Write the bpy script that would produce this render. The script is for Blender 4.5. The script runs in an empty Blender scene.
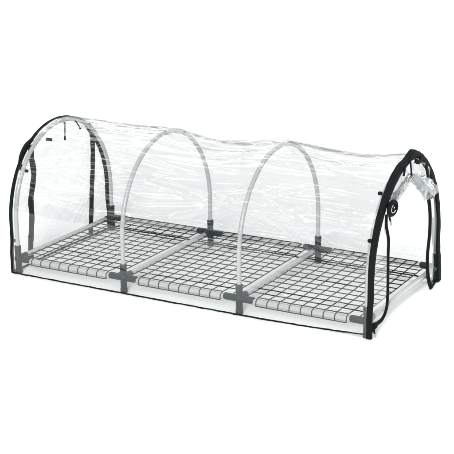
import bpy, math, random
import numpy as np
from mathutils import Vector, Matrix

scene = bpy.context.scene
C = scene.collection

# ------------------------------------------------------------------ camera
cam_d = bpy.data.cameras.new('camera')
cam = bpy.data.objects.new('camera', cam_d)
C.objects.link(cam)
cam_d.sensor_width = 36.0
cam_d.sensor_height = 36.0
cam_d.lens = 1304.995 / 454.0 * 36.0
cam_d.clip_start = 0.1
cam_d.clip_end = 500.0
rot = (Matrix.Rotation(0.514135, 4, 'Z') @ Matrix.Rotation(1.278119, 4, 'X')
       @ Matrix.Rotation(-0.010919, 4, 'Z'))
cam.matrix_world = Matrix.Translation((2.875, -5.055616, 1.998804)) @ rot
scene.camera = cam

# ------------------------------------------------------------------ studio light
world = bpy.data.worlds.new('World')
scene.world = world
world.use_nodes = True
wn = world.node_tree
# invented light dome: bright overhead, dark towards the horizon to shade pipe edges
w_tc = wn.nodes.new('ShaderNodeTexCoord')
w_sx = wn.nodes.new('ShaderNodeSeparateXYZ')
w_mr = wn.nodes.new('ShaderNodeMapRange')
w_mr.interpolation_type = 'SMOOTHSTEP'
w_mr.inputs['From Min'].default_value = 0.26
w_mr.inputs['From Max'].default_value = 0.40
w_mr.inputs['To Min'].default_value = 0.0
w_mr.inputs['To Max'].default_value = 1.0
wn.links.new(w_tc.outputs['Generated'], w_sx.inputs[0])
wn.links.new(w_sx.outputs['Z'], w_mr.inputs['Value'])


def w_math(op, a, b=None, c=None):
    n = wn.nodes.new('ShaderNodeMath')
    n.operation = op
    for i, q in enumerate((a, b, c)):
        if q is None:
            continue
        if isinstance(q, (int, float)):
            n.inputs[i].default_value = q
        else:
            wn.links.new(q, n.inputs[i])
    return n.outputs[0]


w_q = w_math('DIVIDE', w_sx.outputs['Y'], w_math('MAXIMUM', w_sx.outputs['Z'], 0.05))
w_fr = w_math('FRACT', w_math('MULTIPLY_ADD', w_q, 0.62, 10.15))
w_d = w_math('ABSOLUTE', w_math('SUBTRACT', w_fr, 0.5))
w_streak = w_math('POWER', w_math('MAXIMUM', w_math('MULTIPLY_ADD', w_d, -4.6, 1.0), 0.0), 1.6)   # invented soft bright rows, added so the film reflects streaks
w_dome = w_math('MULTIPLY_ADD', w_streak, 4.2, 0.27)
w_all = w_math('MULTIPLY_ADD', w_dome, w_mr.outputs['Result'], 0.16)
wn.nodes['Background'].inputs['Color'].default_value = (0.99, 1.0, 1.0, 1)
wn.links.new(w_all, wn.nodes['Background'].inputs['Strength'])


def area(name, loc, target, sx, sy, radiance):
    d = bpy.data.lights.new(name, 'AREA')
    d.shape = 'RECTANGLE'
    d.size, d.size_y = sx, sy
    d.energy = radiance * math.pi * sx * sy
    o = bpy.data.objects.new(name, d)
    C.objects.link(o)
    o.location = loc
    o.rotation_euler = (Vector(target) - Vector(loc)).to_track_quat('-Z', 'Y').to_euler()
    return o


area('key_softbox', (3.2, -9.6, 4.6), (0, 0, 0.3), 2.3, 2.3, 80.0)
area('far_floor_fill', (-5.0, 12.0, 8.0), (-5.0, 12.01, 0), 12.0, 10.0, 1.0)  # unseen overhead lamp, added to keep the far floor white
area('end_film_streak_fill', (5.6, 10.0, 1.6), (0, 0, 0.3), 6.0, 1.6, 5.0)  # unseen low lamp, added so creases in the end film catch streaks
area('left_strip', (-9.0, 2.0, 5.0), (0, 0, 0.3), 2.0, 0.8, 12.0)

scene.view_settings.view_transform = 'Standard'
scene.view_settings.look = 'None'
scene.view_settings.exposure = 0.10
scene.view_settings.gamma = 1.0
scene.view_settings.use_curve_mapping = False
scene.render.engine = 'CYCLES'
scene.cycles.max_bounces = 32
scene.cycles.diffuse_bounces = 4
scene.cycles.glossy_bounces = 6
scene.cycles.transmission_bounces = 12
scene.cycles.transparent_max_bounces = 32
scene.cycles.caustics_reflective = False
scene.cycles.caustics_refractive = False


# ------------------------------------------------------------------ materials
def new_mat(name):
    m = bpy.data.materials.new(name)
    m.use_nodes = True
    return m, m.node_tree, m.node_tree.nodes['Principled BSDF']


def solid(name, col, rough=0.5, spec=0.5, var=0.0, scale=40.0, bump=0.0, bscale=200.0):
    m, t, b = new_mat(name)
    b.inputs['Roughness'].default_value = rough
    b.inputs['Specular IOR Level'].default_value = spec
    tc = t.nodes.new('ShaderNodeTexCoord')
    nz = t.nodes.new('ShaderNodeTexNoise')
    nz.inputs['Scale'].default_value = scale
    nz.inputs['Detail'].default_value = 5
    t.links.new(tc.outputs['Object'], nz.inputs['Vector'])
    mx = t.nodes.new('ShaderNodeMix')
    mx.data_type = 'RGBA'
    mx.inputs['A'].default_value = tuple(c * (1 - var) for c in col) + (1,)
    mx.inputs['B'].default_value = tuple(min(1, c * (1 + var)) for c in col) + (1,)
    t.links.new(nz.outputs['Fac'], mx.inputs['Factor'])
    t.links.new(mx.outputs['Result'], b.inputs['Base Color'])
    if bump > 0:
        n2 = t.nodes.new('ShaderNodeTexNoise')
        n2.inputs['Scale'].default_value = bscale
        n2.inputs['Detail'].default_value = 3
        t.links.new(tc.outputs['Object'], n2.inputs['Vector'])
        bp = t.nodes.new('ShaderNodeBump')
        bp.inputs['Strength'].default_value = bump
        bp.inputs['Distance'].default_value = 0.002
        t.links.new(n2.outputs['Fac'], bp.inputs['Height'])
        t.links.new(bp.outputs['Normal'], b.inputs['Normal'])
    return m


def film_mat(name, tint, haze, refl=0.05, rough=0.09, edge=0.75):
    """clear vinyl: transparent film + angle-dependent gloss + a little milky scatter"""
    m = bpy.data.materials.new(name)
    m.use_nodes = True
    t = m.node_tree
    t.nodes.clear()
    out = t.nodes.new('ShaderNodeOutputMaterial')
    tr = t.nodes.new('ShaderNodeBsdfTransparent')
    tr.inputs['Color'].default_value = (*tint, 1)
    gl = t.nodes.new('ShaderNodeBsdfGlossy')
    gl.inputs['Roughness'].default_value = rough
    gl.inputs['Color'].default_value = (1, 1, 1, 1)
    df = t.nodes.new('ShaderNodeBsdfDiffuse')
    df.inputs['Color'].default_value = (0.78, 0.80, 0.80, 1)
    tl = t.nodes.new('ShaderNodeBsdfTranslucent')
    tl.inputs['Color'].default_value = (0.78, 0.80, 0.80, 1)
    ds = t.nodes.new('ShaderNodeMixShader')
    ds.inputs[0].default_value = 0.5
    t.links.new(df.outputs[0], ds.inputs[1])
    t.links.new(tl.outputs[0], ds.inputs[2])
    m1 = t.nodes.new('ShaderNodeMixShader')
    m1.inputs[0].default_value = haze
    t.links.new(tr.outputs[0], m1.inputs[1])
    t.links.new(ds.outputs[0], m1.inputs[2])
    lw = t.nodes.new('ShaderNodeLayerWeight')
    lw.inputs['Blend'].default_value = 0.5
    pw = t.nodes.new('ShaderNodeMath')
    pw.operation = 'POWER'
    pw.inputs[1].default_value = 4.0
    t.links.new(lw.outputs['Facing'], pw.inputs[0])
    ma = t.nodes.new('ShaderNodeMath')
    ma.operation = 'MULTIPLY_ADD'
    ma.inputs[1].default_value = edge
    ma.inputs[2].default_value = refl
    ma.use_clamp = True
    t.links.new(pw.outputs[0], ma.inputs[0])
    m2 = t.nodes.new('ShaderNodeMixShader')
    t.links.new(ma.outputs[0], m2.inputs[0])
    t.links.new(m1.outputs[0], m2.inputs[1])
    t.links.new(gl.outputs[0], m2.inputs[2])
    t.links.new(m2.outputs[0], out.inputs['Surface'])
    return m


M_GROUND = solid('studio_white', (0.93, 0.93, 0.93), 0.9, 0.0, 0.01, 3.0)
M_PIPE = solid('grey_pvc_pipe', (0.43, 0.44, 0.44), 0.22, 0.5, 0.04, 30.0, 0.05, 300)
M_CONN = solid('dark_green_grey_plastic', (0.006, 0.018, 0.0175), 0.45, 0.25, 0.15, 60, 0.12, 400)
M_FOOT = solid('black_rubber', (0.012, 0.014, 0.014), 0.6, 0.3, 0.1, 60)
M_WIRE = solid('black_coated_wire', (0.007, 0.009, 0.009), 0.5, 0.25, 0.15, 80)
M_BIND = solid('black_woven_binding', (0.004, 0.006, 0.0065), 0.7, 0.09, 0.3, 120, 0.6, 900)
M_ZIP = solid('black_zip_tape', (0.006, 0.008, 0.0085), 0.7, 0.15, 0.3, 200, 0.5, 1200)
M_METAL = solid('dull_zip_metal', (0.30, 0.31, 0.31), 0.35, 0.6, 0.1, 200)
M_WHITE = solid('white_plastic', (0.75, 0.75, 0.75), 0.4, 0.5, 0.05, 50)
M_FILM = film_mat('clear_vinyl_film', (0.842, 0.850, 0.850), 0.006, 0.068, 0.05)
M_END = film_mat('clear_vinyl_end_film', (0.870, 0.878, 0.878), 0.010, 0.085, 0.06)
M_ROLL = film_mat('bunched_vinyl_film', (0.74, 0.76, 0.76), 0.05, 0.10, 0.14, 0.8)


# ------------------------------------------------------------------ object helpers
def link_mesh(name, v, f, mat, parent=None, smooth=True):
    me = bpy.data.meshes.new(name)
    me.from_pydata([tuple(map(float, p)) for p in v], [], f)
    me.materials.append(mat)
    if smooth:
        me.polygons.foreach_set('use_smooth', [True] * len(me.polygons))
    me.update()
    o = bpy.data.objects.new(name, me)
    C.objects.link(o)
    if parent is not None:
        o.parent = parent
    return o


def thing(name, label, cat, loc=(0, 0, 0), group=None):
    o = bpy.data.objects.new(name, None)
    C.objects.link(o)
    o.empty_display_size = 0.05
    o.location = loc
    o['label'] = label
    o['category'] = cat
    if group:
        o['group'] = group
    return o


def catmull(pts, n):
    """smooth resample of a polyline (any dimension) to n points, even in chord length"""
    P = np.array(pts, float)
    P = np.vstack([2 * P[0] - P[1], P, 2 * P[-1] - P[-2]])
    out = []
    for i in range(1, len(P) - 2):
        for t in np.linspace(0, 1, 24, endpoint=False):
            a, b, c, d = P[i - 1], P[i], P[i + 1], P[i + 2]
            out.append(0.5 * ((2 * b) + (-a + c) * t + (2 * a - 5 * b + 4 * c - d) * t * t
                              + (-a + 3 * b - 3 * c + d) * t ** 3))
    out.append(P[-2])
    return even(np.array(out), n)


def even(P, n):
    L = np.concatenate([[0], np.cumsum(np.linalg.norm(np.diff(P, axis=0), axis=1))])
    s = np.linspace(0, L[-1], n)
    return np.stack([np.interp(s, L, P[:, k]) for k in range(P.shape[1])], 1)


class MB:
    """collects shapes that end up as ONE mesh object"""

    def __init__(self):
        self.v, self.f = [], []

    def add(self, v, f):
        o = len(self.v)
        self.v += [tuple(map(float, p)) for p in v]
        self.f += [tuple(i + o for i in q) for q in f]

    def tube(self, path, r, seg=12, cap=True):
        P = [Vector(p) for p in path]
        rs = r if hasattr(r, '__len__') else [r] * len(P)
        T = []
        for i in range(len(P)):
            a = P[max(i - 1, 0)]
            b = P[min(i + 1, len(P) - 1)]
            T.append((b - a).normalized())
        n = T[0].orthogonal().normalized()
        v, f = [], []
        for i, p in enumerate(P):
            n = (n - T[i] * n.dot(T[i])).normalized()
            b = T[i].cross(n)
            for k in range(seg):
                a = 2 * math.pi * k / seg
                v.append(p + (n * math.cos(a) + b * math.sin(a)) * rs[i])
        for i in range(len(P) - 1):
            for k in range(seg):
                k2 = (k + 1) % seg
                f.append((i * seg + k, i * seg + k2, (i + 1) * seg + k2, (i + 1) * seg + k))
        if cap:
            f.append(tuple(range(seg - 1, -1, -1)))
            f.append(tuple((len(P) - 1) * seg + k for k in range(seg)))
        self.add(v, f)

    def rod(self, a, b, r, seg=16, rnd=0.0035):
        """straight bar with slightly rounded ends"""
        a, b = Vector(a), Vector(b)
        d = (b - a).normalized()
        rnd = min(rnd, r * 0.8)
        path = [a, a + d * rnd * .3, a + d * rnd, b - d * rnd, b - d * rnd * .3, b]
        rs = [r - rnd, r - rnd * .3, r, r, r - rnd * .3, r - rnd]
        self.tube(path, rs, seg)

    def sweep(self, sections):
        """closed sweep through a list of equal-length closed sections"""
        n = len(sections[0])
        v = [p for s in sections for p in s]
        f = []
        for i in range(len(sections) - 1):
            for k in range(n):
                k2 = (k + 1) % n
                f.append((i * n + k, i * n + k2, (i + 1) * n + k2, (i + 1) * n + k))
        f.append(tuple(range(n - 1, -1, -1)))
        f.append(tuple((len(sections) - 1) * n + k for k in range(n)))
        self.add(v, f)

    def ribbon(self, path, normal, width, thick):
        """flat soft tape along a path; normal = facing of its flat side"""
        P = [Vector(p) for p in path]
        N0 = Vector(normal)
        ws = width if hasattr(width, '__len__') else [width] * len(P)
        secs = []
        for i, p in enumerate(P):
            t = (P[min(i + 1, len(P) - 1)] - P[max(i - 1, 0)]).normalized()
            s = t.cross(N0).normalized()
            n = s.cross(t).normalized()
            w, h = ws[i] / 2, thick / 2
            sec = []
            for (a, b) in ((-1, -.35), (-.8, -1), (.8, -1), (1, -.35), (1, .35), (.8, 1), (-.8, 1), (-1, .35)):
                sec.append(p + s * (w * a) + n * (h * b))
            secs.append(sec)
        self.sweep(secs)

    def ellipsoid(self, c, rx, ry, rz, u=14, w=9):
        v, f = [], []
        c = Vector(c)
        for i in range(w + 1):
            th = math.pi * i / w
            for k in range(u):
                ph = 2 * math.pi * k / u
                v.append(c + Vector((rx * math.sin(th) * math.cos(ph), ry * math.sin(th) * math.sin(ph), rz * math.cos(th))))
        for i in range(w):
            for k in range(u):
                k2 = (k + 1) % u
                f.append((i * u + k, (i + 1) * u + k, (i + 1) * u + k2, i * u + k2))
        self.add(v, f)

    def box(self, c, sx, sy, sz, rot=None, bev=0.15):
        """small soft-edged block"""
        R_ = rot or Matrix.Identity(3)
        c = Vector(c)
        secs = []
        for (a, k) in ((-1, 1 - bev), (-1 + bev, 1), (1 - bev, 1), (1, 1 - bev)):
            sec = []
            for (p, q) in ((-1, -1 + bev), (-1 + bev, -1), (1 - bev, -1), (1, -1 + bev), (1, 1 - bev), (1 - bev, 1), (-1 + bev, 1), (-1, 1 - bev)):
                sec.append(c + R_ @ Vector((p * k * sx / 2, q * k * sy / 2, a * sz / 2)))
            secs.append(sec)
        self.sweep(secs)

    def build(self, name, mat, parent=None, smooth=True):
        o = link_mesh(name, self.v, self.f, mat, parent, smooth)
        if smooth:
            try:
                o.data.set_sharp_from_angle(angle=math.radians(50))
            except Exception:
                pass
        return o


# ------------------------------------------------------------------ dimensions (metres)
S = 0.60                 # hoop spacing
HX = [(k - 1.5) * S for k in range(4)]
HW = 0.3955              # half width, hoop centre line
ZR = 0.0716              # rail centre height
ZC, HB = 0.25, 0.417     # hoop arc centre and rise


def profile(off, zlow, n=200, flare=0.0):
    """y,z arch outline at a distance outside the hoop centre line, front foot to back foot"""
    a, b = HW + off, HB + off
    pts = []
    for z in np.linspace(zlow, ZC, 40, endpoint=False):
        s = 1 - min(1, max(0, (z - 0.09) / 0.09))
        pts.append((-(a + flare * s * s * (3 - 2 * s)), z))
    for t in np.linspace(math.pi, 0, 160):
        pts.append((a * math.cos(t), ZC + b * math.sin(t)))
    for z in np.linspace(ZC, zlow, 41)[1:]:
        s = 1 - min(1, max(0, (z - 0.09) / 0.09))
        pts.append(((a + flare * s * s * (3 - 2 * s)), z))
    return even(np.array(pts), n)


# ------------------------------------------------------------------ ground
g = MB()
R0 = 240.0
g.add([(-R0, -R0, 0), (R0, -R0, 0), (R0, R0, 0), (-R0, R0, 0)], [(0, 1, 2, 3)])
go = g.build('ground', M_GROUND, None, False)
go['kind'] = 'structure'
go['label'] = 'seamless white studio floor under the tunnel greenhouse'

# ------------------------------------------------------------------ frame
frame = thing('tunnel_frame', 'grey pipe frame of four hoops, rails and dark plastic cross connectors standing on white floor', 'frame')
for k, x in enumerate(HX):
    m = MB()
    pr = profile(0, 0.10, 120)
    m.tube([(x, p[0], p[1]) for p in pr], 0.0102, 16)
    m.build('hoop', M_PIPE, frame)
    m = MB()
    m.rod((x, -HW + 0.03, ZR + 0.002), (x, HW - 0.03, ZR + 0.002), 0.0125, 20, 0.001)
    m.build('cross_pipe', M_PIPE, frame)
for k in range(3):
    for s in (-1, 1):
        m = MB()
        m.rod((HX[k] + 0.06, s * HW, ZR - .003), (HX[k + 1] - 0.06, s * HW, ZR - .003), 0.0140, 20, 0.001)
        m.build('side_rail', M_PIPE, frame)
for k, x in enumerate(HX):
    for s in (-1, 1):
        y = s * HW
        m = MB()
        m.rod((x, y, 0.016), (x, y, 0.136), 0.0152, 20)
        m.rod((x, y, 0.112), (x, y, 0.1365), 0.0162, 20, 0.002)
        xa = x - 0.076 if k > 0 else x
        xb = x + 0.076 if k < 3 else x
        m.rod((xa, y, ZR), (xb, y, ZR), 0.0158, 20, 0.006)
        m.rod((x, y, ZR), (x, y - s * 0.062, ZR + 0.002), 0.0152, 20, 0.005)
        m.ellipsoid((x, y, ZR), 0.0205, 0.0185, 0.0205)
        c = m.build('connector', M_CONN, frame)
        m = MB()
        m.rod((x, y, 0.0005), (x, y, 0.022), 0.0165, 20, 0.003)
        m.build('foot_cap', M_FOOT, c)

# ------------------------------------------------------------------ wire mesh panels
WL = ['black wire mesh panel laid in the left bay, beside the zipped-up end of the tunnel',
      'black wire mesh panel laid in the middle bay, between the two inner hoops',
      'black wire mesh panel laid in the right bay, reaching the open rolled-up doorway']
rng = random.Random(5)
ZM = ZR + 0.0118 + 0.0022
for b in range(3):
    x0, x1 = HX[b] + 0.036, HX[b + 1] - 0.034
    m = MB()
    nx, ny = 11, 15
    xs = [x0 + (x1 - x0) * i / (nx - 1) for i in range(nx)]
    yf = HW + 0.0118 + 0.0022
    for i, x in enumerate(xs):
        j = rng.uniform(-.0015, .0015)
        near = (x - HX[b] < 0.085) or (HX[b + 1] - x < 0.085)
        pts = []
        if not near:
            pts += [(x, -yf - .001, ZR - 0.017), (x, -yf, ZR), (x, -yf + 0.003, ZR + 0.009)]
        pts += [(x, -HW + (.004 if not near else .012), ZM)]
        for q in np.linspace(-.3, .3, 9):
            pts.append((x + j * math.sin(q * 9), q, ZM - 0.0015 - 0.002 * (1 - (q / .38) ** 2) + rng.uniform(-.0006, .0006)))
        pts += [(x, HW - .004, ZM)]
        if not near:
            pts += [(x, yf - 0.003, ZR + 0.009), (x, yf, ZR), (x, yf + .001, ZR - 0.015)]
        m.tube(catmull(pts, 40), 0.0025, 6)
    ys = [-HW + 0.006 + (2 * HW - 0.012) * i / (ny - 1) for i in range(ny)]
    for i, y in enumerate(ys):
        e = 0.085 if i in (0, ny - 1) else 0.0
        a, c = (x0 - 0.004, x1 + 0.004) if not e else (HX[b] + 0.088, HX[b + 1] - 0.088)
        z = ZM + 0.0016 - 0.002 * (1 - (y / .38) ** 2)
        m.tube([(a + (c - a) * t, y + rng.uniform(-.0007, .0007), z + rng.uniform(-.0006, .0006)) for t in np.linspace(0, 1, 12)], 0.0025, 6)
    for (y, z) in ((-yf - .0026, ZR - 0.016), (yf + .0026, ZR - .014)):
        m.tube([(HX[b] + 0.088, y, z), (HX[b + 1] - 0.088, y, z)], 0.0025, 6)
    o = m.build('wire_mesh_panel', M_WIRE)
    o['label'] = WL[b]
    o['category'] = 'wire mesh'
    o['group'] = 'wire mesh panels laid on the frame'

# ------------------------------------------------------------------ clear cover
cover = thing('plastic_cover', 'clear plastic cover with black edging and zips pulled over the hoops', 'cover')
NS, NX = 400, 250
XL, XR = -0.926, 0.926
prof = profile(0.0135, 0.007, NS, 0.010)
tan = np.gradient(prof, axis=0)
tan /= np.linalg.norm(tan, axis=1)[:, None]
nor = np.stack([-tan[:, 1], tan[:, 0]], 1)
if nor[NS // 2, 1] < 0:
    nor = -nor
arc = np.concatenate([[0], np.cumsum(np.linalg.norm(np.diff(prof, axis=0), axis=1))])
LEN = arc[-1]
X = np.linspace(XL, XR, NX)
AA, XX = np.meshgrid(arc, X, indexing='ij')
# the right edge is pulled in a little on the back side
pull_in = 0.022 * np.clip((AA / LEN - 0.52) / 0.15, 0, 1)
XX = XX - pull_in * np.clip((XX - 0.6) / (XR - 0.6), 0, 1)
topw = np.clip((prof[:, 1] - 0.15) / 0.5, 0, 1)[:, None] ** 1.5
nrng = np.random.default_rng(11)
D = np.zeros_like(AA)
edge = np.clip((0.922 - np.abs(XX)) / 0.055, 0.03, 1)
env = np.full_like(XX, 0.4)
for b, sag in enumerate((0.010, 0.038, 0.024)):
    t = (XX - HX[b]) / S
    ins = (t >= 0) & (t <= 1)
    tt = np.clip(t, 0, 1)
    if b == 1:
        tt = tt ** 0.88
    D -= np.where(ins, sag * np.sin(math.pi * tt) ** 1.15 * topw, 0)
    env = np.where(ins, 0.40 + 0.60 * np.sin(math.pi * np.clip(t, 0, 1)) ** 0.6, env)
rise = np.clip((XX - 0.70) / 0.22, 0, 1)
D += 0.007 * rise * rise * (3 - 2 * rise) * topw
side = np.sin(math.pi * AA / LEN) ** 0.5
# broad drape waves, stretched along the tunnel
W = np.zeros_like(D)
for i in range(16):
    kx, ks = nrng.uniform(-1.1, 1.1), nrng.uniform(14, 75)
    W += nrng.uniform(0.3, 1) * (20 / (20 + ks)) * np.sin(kx * XX + ks * AA + nrng.uniform(0, 6.3) + 0.35 * np.sin(2.5 * XX + i))
D += 0.0046 * edge * W * env * side * (0.35 + 0.65 * topw)
# single creases: long soft ridges running between the hoops
nc = 260
for i in range(nc):
    b = nrng.integers(0, 3)
    x0 = HX[b] + nrng.uniform(0.05, 0.95) * S
    s0 = LEN * np.clip(nrng.normal(0.5, 0.19), 0.06, 0.94)
    L = nrng.uniform(0.14, 0.50)
    w = nrng.uniform(0.004, 0.013)
    h = nrng.uniform(0.0018, 0.0068) * (1 if nrng.uniform() < .6 else -1) * min(1, w / .007)
    sl = nrng.normal(0, 0.07) + 0.35 * (x0 - HX[b] - S / 2) * np.sign(s0 - LEN / 2)
    bend = nrng.normal(0, 0.12)
    dx = XX - x0
    ds = AA - s0 - sl * dx - bend * dx * dx
    D += edge * h * np.exp(-(ds / w) ** 2) * np.exp(-(dx / L) ** 4) * np.clip(env * 1.1, 0, 1)
# a few strong sagging folds per bay
for i in range(34):
    b = i % 3
    x0 = HX[b] + nrng.uniform(0.2, 0.8) * S
    s0 = LEN * nrng.uniform(0.17, 0.62)
    L = nrng.uniform(0.14, 0.34)
    w = nrng.uniform(0.007, 0.016)
    h = nrng.uniform(0.004, 0.0085)
    dx = XX - x0
    sl = nrng.normal(0, 0.16)
    ds = AA - s0 - sl * dx - 0.35 * (dx * dx) * np.sign(LEN / 2 - s0)
    q = ds / w
    D += edge * h * (np.exp(-np.abs(q) ** 1.35) - 0.5 * np.exp(-((q - 1.8) / 1.5) ** 2)) * np.exp(-(dx / L) ** 4) * env
# short pinches fanning out from each hoop
for b in range(4):
    for i in range(26):
        sgn = 1 if nrng.uniform() < .5 else -1
        if b == 0:
            sgn = 1
        if b == 3:
            sgn = -1
        s0 = LEN * np.clip(nrng.normal(0.5, 0.18), 0.1, 0.9)
        L = nrng.uniform(0.05, 0.16)
        w = nrng.uniform(0.003, 0.007)
        dx = (XX - HX[b]) * sgn
        sl = nrng.normal(0, 0.22)
        ds = AA - s0 - sl * dx
        D += edge * nrng.uniform(0.001, 0.0028) * np.exp(-(ds / w) ** 2) * np.clip(dx / 0.03, 0, 1) * np.exp(-(dx / L) ** 2) * (dx > 0)
hd = np.min(np.abs(XX[None] - np.array(HX)[:, None, None]), axis=0)
D = np.maximum(D, -0.0025 - 0.35 * np.clip(hd - 0.012, 0, 1))
P = prof[:, None, :] + nor[:, None, :] * D[:, :, None]
V = np.stack([np.broadcast_to(XX, D.shape), P[:, :, 0], np.maximum(P[:, :, 1], 0.004)], 2).reshape(-1, 3)


def grid_mesh(name, V, n, m, mat, parent):
    i, j = np.meshgrid(np.arange(n - 1), np.arange(m - 1), indexing='ij')
    q = np.stack([i * m + j, i * m + j + 1, (i + 1) * m + j + 1, (i + 1) * m + j], -1).reshape(-1, 4)
    me = bpy.data.meshes.new(name)
    me.vertices.add(len(V))
    me.vertices.foreach_set('co', V.astype(np.float32).ravel())
    me.loops.add(q.size)
    me.loops.foreach_set('vertex_index', q.astype(np.int32).ravel())
    me.polygons.add(len(q))
    me.polygons.foreach_set('loop_start', np.arange(0, q.size, 4, dtype=np.int32))
    me.polygons.foreach_set('use_smooth', np.ones(len(q), bool))
    me.update(calc_edges=True)
    me.validate()
    me.materials.append(mat)
    o = bpy.data.objects.new(name, me)
    C.objects.link(o)
    o.parent = parent
    return o


grid_mesh('canopy_film', V, NS, NX, M_FILM, cover)

# --- left end, zipped shut
n, mm = 240, 200
vv = np.linspace(0, 1, n)[:, None]
zz = 0.010 + (ZC + HB + 0.010 - 0.010) * (1 - (1 - vv) ** 1.6)
hw = np.where(zz < ZC, HW + 0.012, (HW + 0.012) * np.sqrt(np.clip(1 - ((zz - ZC) / (HB + 0.0125)) ** 2, 0, 1)))
tt = np.linspace(-1, 1, mm)[None, :]
YY = hw * tt
ZZ = np.broadcast_to(zz, YY.shape)
D2 = np.zeros_like(YY)
for i in range(9):
    a = nrng.uniform(0.3, 1.0)
    k = nrng.uniform(8, 26)
    D2 += 0.003 * (12 / (12 + k)) * np.sin(k * (-math.sin(a) * YY + math.cos(a) * ZZ) + nrng.uniform(0, 6.3))
for i in range(95):
    a = nrng.normal(0.66, 0.13) if nrng.uniform() < .75 else nrng.normal(-0.25, .2)
    y0, z0 = nrng.uniform(-.3, .33), nrng.uniform(.06, .58)
    L = nrng.uniform(0.06, 0.26)
    w = nrng.uniform(0.003, 0.008)
    u = math.cos(a) * (YY - y0) + math.sin(a) * (ZZ - z0)
    q = -math.sin(a) * (YY - y0) + math.cos(a) * (ZZ - z0) + nrng.normal(0, .25) * u * u
    D2 += nrng.uniform(.0015, .0042) * (1 if nrng.uniform() < .6 else -1) * np.exp(-(q / w) ** 2) * np.exp(-(u / L) ** 4)
D2 *= np.clip((1 - np.abs(tt)) / 0.12, 0, 1)
V2 = np.stack([-0.922 - 0.004 + D2, YY, ZZ], 2).reshape(-1, 3)
grid_mesh('end_film', V2, n, mm, M_END, cover)


def arch_binding(name, rows):
    """black edging following the arch; rows: (arc fraction, x0, x1, r_in, r_out) interpolated"""
    N = 260
    pr = profile(0.012, 0.006, N, 0.008)
    tg = np.gradient(pr, axis=0)
    tg /= np.linalg.norm(tg, axis=1)[:, None]
    nn = np.stack([-tg[:, 1], tg[:, 0]], 1)
    if nn[N // 2, 1] < 0:
        nn = -nn
    R = np.array(rows)
    fr = np.linspace(0, 1, N)
    c = [np.interp(fr, R[:, 0], R[:, i]) for i in range(1, 5)]
    ker = np.exp(-(np.arange(-9, 10) / 3.8) ** 2)
    ker /= ker.sum()
    c = [np.convolve(np.pad(a, 9, mode='edge'), ker, 'valid') for a in c]
    secs = []
    wr = random.Random(3)
    for i in range(N):
        x0, x1, ri, ro = c[0][i], c[1][i], c[2][i], c[3][i]
        xc, rc, hx, hr = (x0 + x1) / 2, (ri + ro) / 2, (x1 - x0) / 2, (ro - ri) / 2
        wob = 1 + 0.10 * math.sin(i * 0.55 + 2 * math.sin(i * .13)) * wr.uniform(.5, 1)
        sec = []
        for (a, b) in ((-1, -.6), (-.65, -1), (.65, -1), (1, -.6), (1, .6), (.65, 1), (-.65, 1), (-1, .6)):
            p = pr[i] + nn[i] * (rc + hr * b * wob)
            sec.append(Vector((xc + hx * a, p[0], max(p[1], 0.002))))
        secs.append(sec)
    m = MB()
    m.sweep(secs)
    return m.build(name, M_BIND, cover)


# rows: fraction 0 = front foot, .5 = crown, 1 = back foot
arch_binding('edge_binding', [(0, -.931, -.914, -.006, .004), (.3, -.931, -.914, -.006, .004),
                              (.5, -.931, -.914, -.004, .003), (.62, -.931, -.914, -.008, .004),
                              (.68, -.932, -.910, -.022, .002), (1, -.932, -.908, -.024, .002)])
arch_binding('edge_binding', [(0, .908, .930, -.010, .009), (.18, .906, .930, -.014, .010),
                              (.30, .904, .930, -.022, .011), (.38, .902, .930, -.026, .016), (.43, .900, .930, -.020, .018),
                              (.455, .900, .930, -.018, .012), (.468, .900, .930, -.018, .011), (.484, .900, .930, -.012, .019), (.506, .900, .930, -.008, .037), (.516, .899, .929, -.006, .031),
                              (.535, .898, .928, -.008, .021), (.57, .896, .924, -.014, .012),
                              (.61, .902, .920, -.030, .002), (.70, .906, .918, -.039, -.007), (.88, .906, .918, -.039, -.007), (1, .906, .922, -.034, .010)])


# --- ground hems
def hem(pts, w=0.007):
    m = MB()
    hr = random.Random(len(pts) * 7)
    m.tube([p + np.array([0, hr.uniform(-.0008, .0008), hr.uniform(-.0006, .0012)]) for p in catmull(pts, 90)], [w / 2 * hr.uniform(.85, 1.15) for _ in range(90)], 8)
    return m.build('hem', M_BIND, cover)


yf = HW + 0.0235
hem([(-.925, -yf, .005), (-.6, -yf, .0045), (-.3, -yf - .001, .005), (0, -yf, .0045), (.3, -yf, .005), (.55, -yf, .008), (.75, -yf, .014), (.905, -yf + .004, .020)])
hem([(-.925, yf, .005), (-.6, yf - .003, .008), (-.3, yf, .005), (0, yf - .003, .006), (.3, yf, .005), (.6, yf - .003, .006), (.895, yf, .005)])
hem([(-.926, -yf, .005), (-.930, -.2, .006), (-.932, .0, .008), (-.930, .2, .006), (-.926, yf, .005)], 0.009)

# --- left end zips
ZLF = [(-.234, .590), (-.231, .517), (-.221, .455), (-.234, .394), (-.255, .325), (-.254, .249), (-.264, .176), (-.275, .103), (-.280, .02)]
ZLB = [(.235, .598), (.270, .537), (.269, .407), (.249, .253), (.238, .149), (.223, .02)]
for pts, w in ((ZLF, .040), (ZLB, .038)):
    m = MB()
    pp = catmull([(-.917, p[0], p[1]) for p in pts], 60)
    m.ribbon(pp, (1, 0, 0), [w * (1 + .06 * math.sin(i * .7)) for i in range(60)], .004)
    z = m.build('zip_tape', M_ZIP, cover)
    m = MB()
    m.tube([p + np.array([.0032, 0, 0]) for p in pp], .0024, 8)
    m.build('zip_teeth', M_BIND, z)

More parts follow.
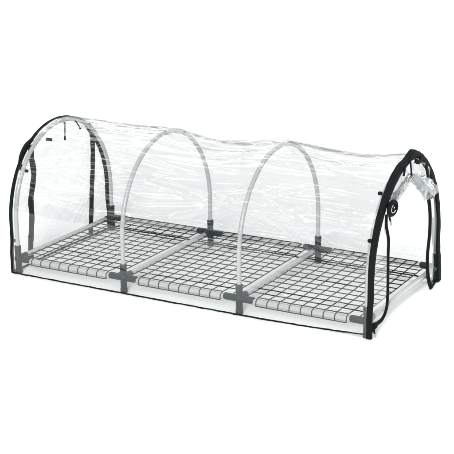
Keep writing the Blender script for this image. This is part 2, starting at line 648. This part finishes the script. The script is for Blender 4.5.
# --- left end tie tabs and straps (on the inner side of the hoop)
for (x, y, z, a) in ((-.893, -.120, .596, .6), (-.906, -.300, .480, 1.0), (-.912, -.388, .155, 1.57)):
    m = MB()
    m.box((x, y, z), .026, .020, .014, Matrix.Rotation(-a * 0.4, 3, 'X'))
    m.build('tie_tab', M_BIND, cover)
for pts in ([(-.895, .012, .655), (-.892, .010, .640), (-.891, .008, .612), (-.892, .005, .567)],
            [(-.895, .083, .660), (-.892, .100, .645), (-.890, .118, .622), (-.890, .137, .596)]):
    m = MB()
    m.ribbon(catmull(pts, 20), (.85, -.5, 0), [.010] * 7 + [.006] * 7 + [.010] * 6, .003)
    m.build('tie_strap', M_BIND, cover)
# loop of strap bulging out of the left arch
m = MB()
m.ribbon(catmull([(-.922, -.215, .612), (-.925, -.262, .590), (-.925, -.300, .548), (-.924, -.312, .505), (-.922, -.306, .490)], 24), (0, -.75, .65), .020, .012)
m.build('tie_loop', M_BIND, cover)

# --- right end: front and back strips beside the open doorway
ZF = [(-.27, .498), (-.267, .45), (-.241, .387), (-.24, .317), (-.236, .228), (-.233, .148), (-.241, .085), (-.281, .050), (-.334, .046), (-.385, .050)]
ZB = [(.210, .470), (.243, .382), (.249, .282), (.232, .187), (.237, .119), (.258, .053), (.297, .004)]
zf = catmull([(.922, *p) for p in ZF], 70)
zb = catmull([(.920, *p) for p in ZB], 60)


def strip_film(name, A, B, seed, mat, amp=.004):
    """film between two edge curves"""
    n, m_ = len(A), 24
    r = np.random.default_rng(seed)
    v = np.zeros((n, m_, 3))
    for j in range(m_):
        t = j / (m_ - 1)
        v[:, j] = A * (1 - t) + B * t
        ph = r.uniform(0, 6.3)
        v[:, j, 0] += amp * math.sin(math.pi * t) * np.sin(np.linspace(0, 9, n) + 3 * t)
    return grid_mesh(name, v.reshape(-1, 3), n, m_, mat, cover)


A = catmull([(.922, -.30, .56), (.922, -.335, .49), (.922, -.365, .40), (.922, -.392, .28), (.920, -.400, .17), (.918, -.402, .08), (.916, -.400, .035)], 70)
strip_film('door_side_film', A, zf, 1, M_END)
B = catmull([(.905, .30, .50), (.905, .345, .42), (.905, .375, .33), (.904, .385, .22), (.904, .388, .12), (.904, .392, .05), (.905, .400, .006)], 60)
strip_film('door_side_film', B, zb, 2, M_END)
for pp, w in ((zf, .020), (zb, .032)):
    m = MB()
    m.ribbon(pp, (1, 0, 0), w, .006)
    z = m.build('zip_tape', M_BIND, cover)
    m = MB()
    m.tube([p + np.array([.0042, 0, 0]) for p in pp], .0026, 8)
    m.build('zip_teeth', M_ZIP, z)
# bottom corner of the back strip and its loose hem
m = MB()
m.tube(catmull([(.920, .297, .006), (.916, .33, .008), (.910, .37, .012), (.904, .405, .022)], 20), .005, 8)
m.build('hem', M_BIND, cover)

# --- zip pulls
def pull(a, b, seed):
    a, b = Vector(a), Vector(b)
    d = (b - a)
    m = MB()
    m.ribbon([a + d * t for t in (0, .2, .4, .6)], (1, 0, 0), [.008, .012, .010, .007], .005)
    z = m.build('zip_pull', M_BIND, cover)
    m = MB()
    m.ribbon([a + d * t for t in (.58, .7, .85, 1.0)], (1, 0, 0), [.007, .012, .012, .009], .004)
    m.build('pull_tab', M_METAL, z)


pull((.930, -.262, .496), (.932, -.236, .446), 1)
pull((.930, -.398, .046), (.934, -.384, .004), 2)
m = MB()
m.ellipsoid((.924, -.372, .048), .012, .018, .014)
m.ellipsoid((.926, -.395, .040), .010, .014, .012)
m.build('corner_knot', M_BIND, cover)

# --- clips on the right hoop, outside the film
for (x, y, z, w) in ((.912, -.284, .590, .016), (.913, -.372, .412, .020)):
    m = MB()
    m.box((x - w / 2, y - .014, z + .004), w, .014, .013)
    m.build('tie_tab', M_BIND, cover)

# --- open door rolled up under the crown
ro = np.random.default_rng(4)


def roll(pts, r0, r1, seed):
    r = np.random.default_rng(seed)
    n, sg = 110, 110
    pp = catmull(pts, n)
    v = np.zeros((n, sg, 3))
    f1, f2, f3 = r.uniform(0, 6, 3)
    for i in range(n):
        t = i / (n - 1)
        d = pp[min(i + 1, n - 1)] - pp[max(i - 1, 0)]
        d /= np.linalg.norm(d)
        a1 = np.array([1.0, 0, 0])
        a2 = np.cross(d, a1)
        for k in range(sg):
            a = 2 * math.pi * k / (sg - 1) * 2.2          # spiral: two and a bit turns
            rad = (r0 + (r1 - r0) * t) * (1 - 0.28 * k / sg)
            rad *= 1 + .16 * math.sin(3 * a + f1 + 5 * t) + .10 * math.sin(5 * a + f2 - 9 * t) + .06 * math.sin(17 * t + f3 + a) + .045 * math.sin(31 * t - 7 * a + f1) + .05 * (1 - abs(math.sin(13 * t + 4 * a + f2))) ** 3 * 1.6
            v[i, k] = pp[i] + a1 * math.cos(a) * rad * .8 + a2 * math.sin(a) * rad
    return grid_mesh('rolled_door', v.reshape(-1, 3), n, sg, M_ROLL, cover)


roll([(.930, -.020, .603), (.934, .045, .570), (.936, .117, .532), (.934, .205, .492)], .018, .046, 1)
roll([(.930, -.035, .610), (.934, -.117, .586), (.932, -.175, .564), (.922, -.225, .538)], .015, .022, 2)
# crumpled film hanging between the crown and the rolls
n, mm = 70, 90
v = np.zeros((n, mm, 3))
for j in range(mm):
    t = j / (mm - 1)
    y = -.25 + t * .47
    ztop = ZC + (HB - .01) * math.sqrt(max(0, 1 - (y / (HW - .005)) ** 2))
    zbot = .590 - abs(y + .03) * (.37 if y < -.03 else .46)
    for i in range(n):
        u = i / (n - 1)
        z = ztop + (zbot - ztop) * u
        v[i, j] = (.918 + .010 * u + .006 * math.sin(38 * y + 5 * u) * math.sin(math.pi * u) + .004 * math.sin(90 * y - 30 * z), y, z)
grid_mesh('door_top_film', v.reshape(-1, 3), n, mm, M_ROLL, cover)
m = MB()
m.ribbon(catmull([(.932, -.046, .680), (.936, -.044, .640), (.940, -.040, .600)], 12), (1, 0, 0), .013, .004)
m.build('tie_strap', M_BIND, cover)
m = MB()
m.ribbon(catmull([(.930, -.100, .664), (.933, -.112, .645), (.932, -.118, .628)], 12), (1, 0, 0), .013, .006)
m.build('tie_strap', M_BIND, cover)
m = MB()
m.ribbon(catmull([(.926, .155, .610), (.930, .168, .575), (.930, .176, .540)], 12), (1, 0, 0), .020, .006)
m.build('tie_strap', M_BIND, cover)
m = MB()
m.ribbon(catmull([(.929, .020, .664), (.932, .036, .655), (.933, .055, .651), (.932, .074, .654), (.929, .090, .660)], 16), (1, 0, 0), .020, .008)
m.build('tie_loop', M_BIND, cover)
m = MB()
m.ribbon(catmull([(.952, .178, .515), (.958, .200, .500), (.956, .214, .480), (.948, .214, .464), (.938, .200, .455)], 16), (.6, .4, .6), .008, .004)
m.build('tie_strap', M_BIND, cover)

# coiled strap with pale ring on the front zip
m = MB()
ring = [(.940, -.250 + .038 * math.cos(a), .524 + .026 * math.sin(a)) for a in np.linspace(0, 2 * math.pi, 33)]
m.tube(ring, .0095, 10, False)
rc = m.build('strap_coil', M_BIND, cover)
m = MB()
m.tube([(.946, -.250 + .026 * math.cos(a), .523 + .017 * math.sin(a)) for a in np.linspace(math.pi * .62, math.pi * 1.75, 24)], .0017, 8)
m.build('pale_rim', M_WHITE, rc)
m = MB()
m.ellipsoid((.938, -.250, .525), .010, .024, .016)
m.box((.934, -.250, .524), .006, .066, .044)
m.build('coil_core', M_BIND, rc)
m = MB()
m.ellipsoid((.948, -.250, .527), .002, .0042, .0028)
m.build('rivet', M_WHITE, rc)
